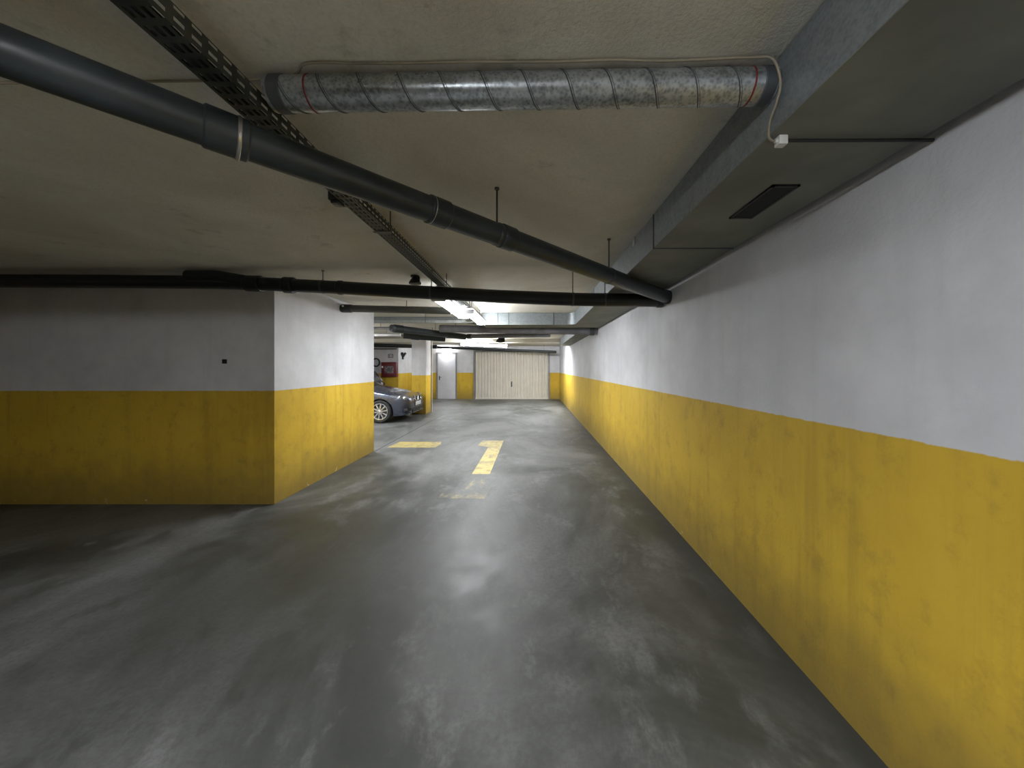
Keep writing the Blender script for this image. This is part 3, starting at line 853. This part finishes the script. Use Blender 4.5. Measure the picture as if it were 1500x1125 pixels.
    def roofstrip(name, sa, sb, ua, ub, ns, nu, off, both):
        for side in ((1, -1) if both else (1,)):
            bm = bmesh.new(); g = []
            for i in range(ns + 1):
                r = []
                s = sa + (sb - sa) * i / ns
                for j in range(nu + 1):
                    u = ua + (ub - ua) * j / nu
                    p = H(s, u) if u <= 5 else (lambda q: Vector((q.x, -q.y, q.z)))(H(s, 10 - u))
                    sg = 1 if u <= 5 else -1
                    o_ = Vector((0, sg * .6, .8)) if abs(u - 5) > 2.2 else Vector((0, sg * .1, 1))
                    r.append(bm.verts.new(((p + o_ * off).x, (p + o_ * off).y * side, (p + o_ * off).z)))
                g.append(r)
            for i in range(ns):
                for j in range(nu): bm.faces.new((g[i][j], g[i + 1][j], g[i + 1][j + 1], g[i][j + 1]))
            bmesh.ops.solidify(bm, geom=list(bm.faces), thickness=.012)
            obj(name, bm, c['paint'], root, 50)
    roofstrip('roof', c['roof'][0], c['roof'][1], 2.0, 8.0, 14, 14, .006, False)
    roofstrip('windscreen_pillar', s0 + .02, c['roof'][0] + .02, 1.7, 2.6, 10, 3, .006, True)
    roofstrip('rear_pillar', c['roof'][1] - .02, s1 - .02, 1.0, 3.0, 10, 4, .006, True)
    bs = c['bpillar']
    roofstrip('door_pillar', bs, bs + .09, 0.05, 2.1, 2, 8, .004, True)
    # wheels
    R_, rr = c['wr'], c['rim']
    for sw in c['axles']:
        for side in (1, -1):
            wx = ox - sw; wy = side * (c['half'] - .125)
            bm = bmesh.new()
            pr = [(rr - .005, -.10), (R_ - .03, -.112), (R_ - .006, -.095), (R_, -.06), (R_, .06), (R_ - .006, .095), (R_ - .03, .112), (rr - .005, .10)]
            rings = []
            for r, h in pr: rings.append([bm.verts.new((wx + r * math.cos(2 * PI * k / 44), wy + h, R_ + r * math.sin(2 * PI * k / 44))) for k in range(44)])
            for i in range(len(rings)):
                a, b = rings[i], rings[(i + 1) % len(rings)]
                for k in range(44): bm.faces.new((a[k], a[(k + 1) % 44], b[(k + 1) % 44], b[k]))
            tyre = obj('wheel', bm, M['rubber'], root)
            bm = bmesh.new()
            # rim lip, barrel and hub
            oy = side * .10
            lipr = [(rr - .002, .0), (rr - .002, .015), (rr - .022, .012), (rr - .03, -.03), (rr - .03, -.15), (rr - .004, -.15)]
            rings = []
            for r, h in lipr: rings.append([bm.verts.new((wx + r * math.cos(2 * PI * k / 44), wy + oy + side * h, R_ + r * math.sin(2 * PI * k / 44))) for k in range(44)])
            for i in range(len(rings)):
                a, b = rings[i], rings[(i + 1) % len(rings)]
                for k in range(44): bm.faces.new((a[k], a[(k + 1) % 44], b[(k + 1) % 44], b[k]))
            nsp = c['spokes']
            for k in range(nsp):
                a = 2 * PI * k / nsp + .17
                ca, sa = math.cos(a), math.sin(a)
                q = []
                for r, hw, h in ((.03, .016, .006), (rr * .55, .013, .002), (rr - .02, .017, -.004)):
                    for sg, dep in ((-1, 0), (1, 0), (1, -.03), (-1, -.03)):
                        q.append(bm.verts.new((wx + r * ca - sg * hw * sa, wy + oy + side * (h + dep), R_ + r * sa + sg * hw * ca)))
                for b0 in (0, 4):
                    for j in range(4): bm.faces.new((q[b0 + j], q[b0 + (j + 1) % 4], q[b0 + 4 + (j + 1) % 4], q[b0 + 4 + j]))
                bm.faces.new(q[:4]); bm.faces.new(q[8:12])
            obj('wheel_rim', bm, M['rim'], tyre)
            bm = bmesh.new(); lathe(bm, [(.035, 0), (.035, side * .02), (.025, side * .026)], (wx, wy + oy - side * .004, R_), 'y', 20)
            obj('hub_cap', bm, M['rim'], tyre)
            bm = bmesh.new(); lathe(bm, [(rr * .72, 0), (rr * .72, side * .012)], (wx, wy + oy - side * .075, R_), 'y', 28)
            obj('brake_disc', bm, M['seam'], tyre)
    return root, body, S, skin, ox

# silver saloon
saloon = dict(label='metallic blue-grey saloon car with silver wheels parked nose out beside the pillar', length=4.52, half=.905, wr=.316, rim=.232, arch=.352, axles=(.78, 3.54), spokes=10,
    paint=M['carpaint'],
    w=[(0, .50), (.04, .60), (.12, .70), (.25, .79), (.45, .855), (.8, .90), (1.4, .905), (2.4, .908), (3.4, .905), (4.0, .88), (4.35, .80), (4.5, .68), (4.52, .64)],
    zt=[(0, .615), (.03, .665), (.08, .70), (.2, .755), (.4, .815), (.7, .88), (1.0, .935), (1.25, .985), (1.5, 1.0), (2.5, 1.0), (3.6, 1.03), (4.0, 1.06), (4.35, 1.04), (4.48, .98), (4.52, .80)],
    ze=[(0, .58), (.03, .62), (.08, .655), (.2, .70), (.4, .755), (.7, .825), (1.0, .875), (1.25, .915), (1.5, .93), (2.5, .95), (3.6, .98), (4.0, 1.0), (4.35, .97), (4.48, .90), (4.52, .74)],
    zb=[(0, .34), (.03, .26), (.08, .215), (.2, .19), (.5, .175), (1.3, .18), (3.2, .18), (4.1, .22), (4.4, .27), (4.52, .36)],
    zr=[(1.24, .955), (1.45, 1.075), (1.8, 1.265), (2.1, 1.375), (2.4, 1.412), (2.8, 1.415), (3.2, 1.375), (3.55, 1.265), (3.9, 1.10), (4.05, 1.05)],
    wb=[(1.24, .62), (1.4, .76), (1.8, .83), (2.6, .845), (3.4, .82), (4.05, .66)],
    wt=[(1.24, .60), (1.45, .64), (1.8, .60), (2.2, .57), (2.8, .57), (3.3, .55), (3.8, .57), (4.05, .60)],
    roof=(2.06, 3.22), bpillar=2.62)
root, body, S, skin, ox = make_car(saloon)
for side in (1, -1):
    hl = skin('headlamp', .10, .50, lambda k: 6.15 - .15 * k, lambda k: 7.55 - .95 * k, M['lens'], .006, root, 12, 8, side)
    skin('lamp_brow', .115, .49, lambda k: 7.5 - .9 * k, lambda k: 7.62 - .92 * k, M['chrome'], .009, hl, 12, 2, side)
    for sx, ru in ((.16, 6.75), (.26, 6.6)):
        p = S(sx, ru)
        bm = bmesh.new(); lathe(bm, [(.062, .0), (.062, .035), (.05, .04), (.035, .03)], (p.x - .012, p.y * side, p.z), 'x', 22)
        obj('projector', bm, M['chrome'] if sx < .2 else M['lens'], hl)
    # kidney
    bm = bmesh.new()
    q = []
    for k in range(24):
        a = 2 * PI * k / 24
        q.append((side * .145 + .118 * abs(math.cos(a)) ** .55 * (1 if math.cos(a) > 0 else -1), .628 + .066 * abs(math.sin(a)) ** .6 * (1 if math.sin(a) > 0 else -1)))
    sweep(bm, [(ox + .018 - (z - .57) * .28, y_, z) for y_, z in q] + [(ox + .018 - (q[0][1] - .57) * .28, *q[0])], .011, 8)
    kd = obj('kidney_grille', bm, M['chrome'], root)
    bm = bmesh.new()
    va = [bm.verts.new((ox + .014 - (z - .57) * .28, y_, z)) for y_, z in q]; vb = [bm.verts.new((ox - .12, y_, z)) for y_, z in q]
    bm.faces.new(va); bm.faces.new(vb[::-1])
    for k in range(24): bm.faces.new((va[k], vb[k], vb[(k + 1) % 24], va[(k + 1) % 24]))
    obj('grille_insert', bm, M['blackplastic'], kd)
    bm = bmesh.new()
    for k in range(6):
        yy = side * .145 + (-.08 + .032 * k); box(bm, ox - .01, ox + .006, yy - .004, yy + .004, .575, .68)
    obj('grille_bar', bm, M['seam'], kd)
    # fog lamp pod
    p = S(.10, 4.25)
    obj('fog_lamp', B(p.x - .06, p.x + .03, side * p.y - .10, side * p.y + .03, .30, .385, bev=.018), M['blackplastic'], root)
    # mirror
    bm = bmesh.new()
    t_ = bmesh.new(); bmesh.ops.create_uvsphere(t_, u_segments=16, v_segments=10, radius=1)
    join(bm, t_, Matrix.Translation((ox - 1.60, side * 1.0, 1.02)) @ Matrix.Diagonal((.075, .12, .075, 1)))
    sweep(bm, [(ox - 1.58, side * .80, .95), (ox - 1.6, side * .93, .99)], .025, 10)
    mi = obj('wing_mirror', bm, M['carpaint'], root)
    obj('tail_lamp', B(ox - 4.5, ox - 4.25, side * .62 - .14, side * .62 + .14, .80, .95, bev=.03), M['redlens'], root)
    for sa, sb in ((1.52, 2.62), (2.66, 3.5)):
        pa = S((sa + sb) / 2 + .3, 5.9)
        obj('door_handle', B(pa.x - .10, pa.x + .10, side * pa.y - .012, side * pa.y + .018, .80, .83, bev=.006), M['carpaint'], root)
obj('air_intake', B(ox - .10, ox + .012, -.46, .46, .268, .40, bev=.02), M['blackplastic'], root)
for side in (1, -1): skin('side_intake', .012, .15, 3.35, 4.2, M['blackplastic'], .004, root, 6, 5, side)
obj('bumper_lip', B(ox - .12, ox + .016, -.50, .50, .235, .262, bev=.01), M['carpaint'], root)
pl_ = obj('number_plate', B(ox + .012, ox + .024, -.26, .26, .43, .54, bev=.003), M['plate'], root)
obj('plate_band', B(ox + .0245, ox + .026, .215, .255, .435, .535), M['blue'], pl_)['label'] = 'blue plate band'
p = S(.10, 9.99)
bm = bmesh.new(); lathe(bm, [(.040, 0), (.040, .012), (.036, .014)], (p.x, 0, p.z - .006), 'z', 24)
bd = obj('badge', bm, M['chrome'], root)
for k in range(4):
    bm = bmesh.new()
    v0 = bm.verts.new((p.x, 0, p.z + .0095)); arc = [bm.verts.new((p.x + .026 * math.cos((k + j / 5) * PI / 2), .026 * math.sin((k + j / 5) * PI / 2), p.z + .0095)) for j in range(6)]
    bm.faces.new([v0] + arc)
    obj('badge_quarter', bm, M['blue'] if k % 2 else M['whiteplastic'], bd)
skin('hood_seam', .14, 1.22, 7.62, 7.68, M['seam'], .002, body, 14, 1, 1)
skin('hood_seam', .14, 1.22, 7.62, 7.68, M['seam'], .002, body, 14, 1, -1)
root.location = (-3.425 - 4.52 / 2, 10.73, 0)

# hatchback beyond, tail out
hatch = dict(label='pale small hatchback parked tail out beyond the blue-grey saloon', length=3.9, half=.84, wr=.29, rim=.2, arch=.325, axles=(.78, 3.25), spokes=7,
    paint=M['carwhite'],
    w=[(0, .45), (.05, .58), (.2, .72), (.5, .80), (1.0, .835), (2.5, .84), (3.4, .83), (3.75, .78), (3.88, .70), (3.9, .66)],
    zt=[(0, .60), (.1, .70), (.4, .82), (.8, .92), (1.1, .98), (1.5, 1.0), (3.0, 1.0), (3.75, 1.0), (3.88, .95), (3.9, .8)],
    ze=[(0, .55), (.1, .64), (.4, .74), (.8, .84), (1.1, .89), (1.5, .92), (3.0, .95), (3.75, .93), (3.88, .86), (3.9, .7)],
    zb=[(0, .36), (.1, .24), (.5, .19), (3.2, .2), (3.7, .25), (3.9, .36)],
    zr=[(1.05, .95), (1.3, 1.12), (1.7, 1.36), (2.1, 1.46), (2.6, 1.48), (3.2, 1.46), (3.55, 1.43), (3.7, 1.25), (3.84, .99)],
    wb=[(1.05, .60), (1.3, .74), (2.0, .79), (3.2, .78), (3.84, .70)],
    wt=[(1.05, .58), (1.3, .60), (2.0, .57), (3.2, .57), (3.55, .57), (3.84, .62)],
    roof=(1.75, 3.52), bpillar=2.2)
root2, body2, S2, skin2, ox2 = make_car(hatch)
for side in (1, -1):
    skin2('headlamp', .10, .42, 6.2, 7.2, M['lens'], .006, root2, 8, 6, side)
    obj('tail_lamp', B(-ox2 - .01, -ox2 + .18, side * .60 - .09, side * .60 + .09, .72, .94, bev=.03), M['redlens'], root2)
    bm = bmesh.new(); t_ = bmesh.new(); bmesh.ops.create_uvsphere(t_, u_segments=14, v_segments=8, radius=1)
    join(bm, t_, Matrix.Translation((ox2 - 1.45, side * .93, 1.0)) @ Matrix.Diagonal((.07, .11, .07, 1)))
    sweep(bm, [(ox2 - 1.43, side * .74, .93), (ox2 - 1.45, side * .86, .97)], .024, 8)
    obj('wing_mirror', bm, M['blackplastic'], root2)
obj('rear_bumper', B(-ox2 - .03, -ox2 + .12, -.66, .66, .36, .56, bev=.03), M['blackplastic'], root2)
root2.location = (-5.86 - 3.9 / 2, 13.55, 0); root2.rotation_euler = (0, 0, PI)

# ------------------------------------------------------------------ camera, world, view
cam = bpy.data.cameras.new('camera'); co = bpy.data.objects.new('camera', cam); COL.objects.link(co)
co.location = (0, 0, EYE); co.rotation_euler = (PI / 2, 0, 0)
cam.sensor_width = 36; cam.sensor_fit = 'HORIZONTAL'; cam.lens = F / 1500 * 36
cam.shift_x = (750 - VX) / 1500; cam.shift_y = (VY - 562.5) / 1500
cam.clip_start = .05; cam.clip_end = 100
SC.camera = co
w = bpy.data.worlds.new('world'); SC.world = w; w.use_nodes = True
w.node_tree.nodes['Background'].inputs[0].default_value = (.6, .65, .7, 1); w.node_tree.nodes['Background'].inputs[1].default_value = .02
SC.view_settings.view_transform = 'Standard'; SC.view_settings.look = 'None'
SC.view_settings.gamma = 1; SC.view_settings.use_curve_mapping = False
SC.view_settings.exposure = 0.0
SC.cycles.use_denoising = True
try: SC.cycles.denoiser = 'OPENIMAGEDENOISE'
except Exception: pass
SC.cycles.max_bounces = 10; SC.cycles.diffuse_bounces = 6; SC.cycles.sample_clamp_indirect = 8
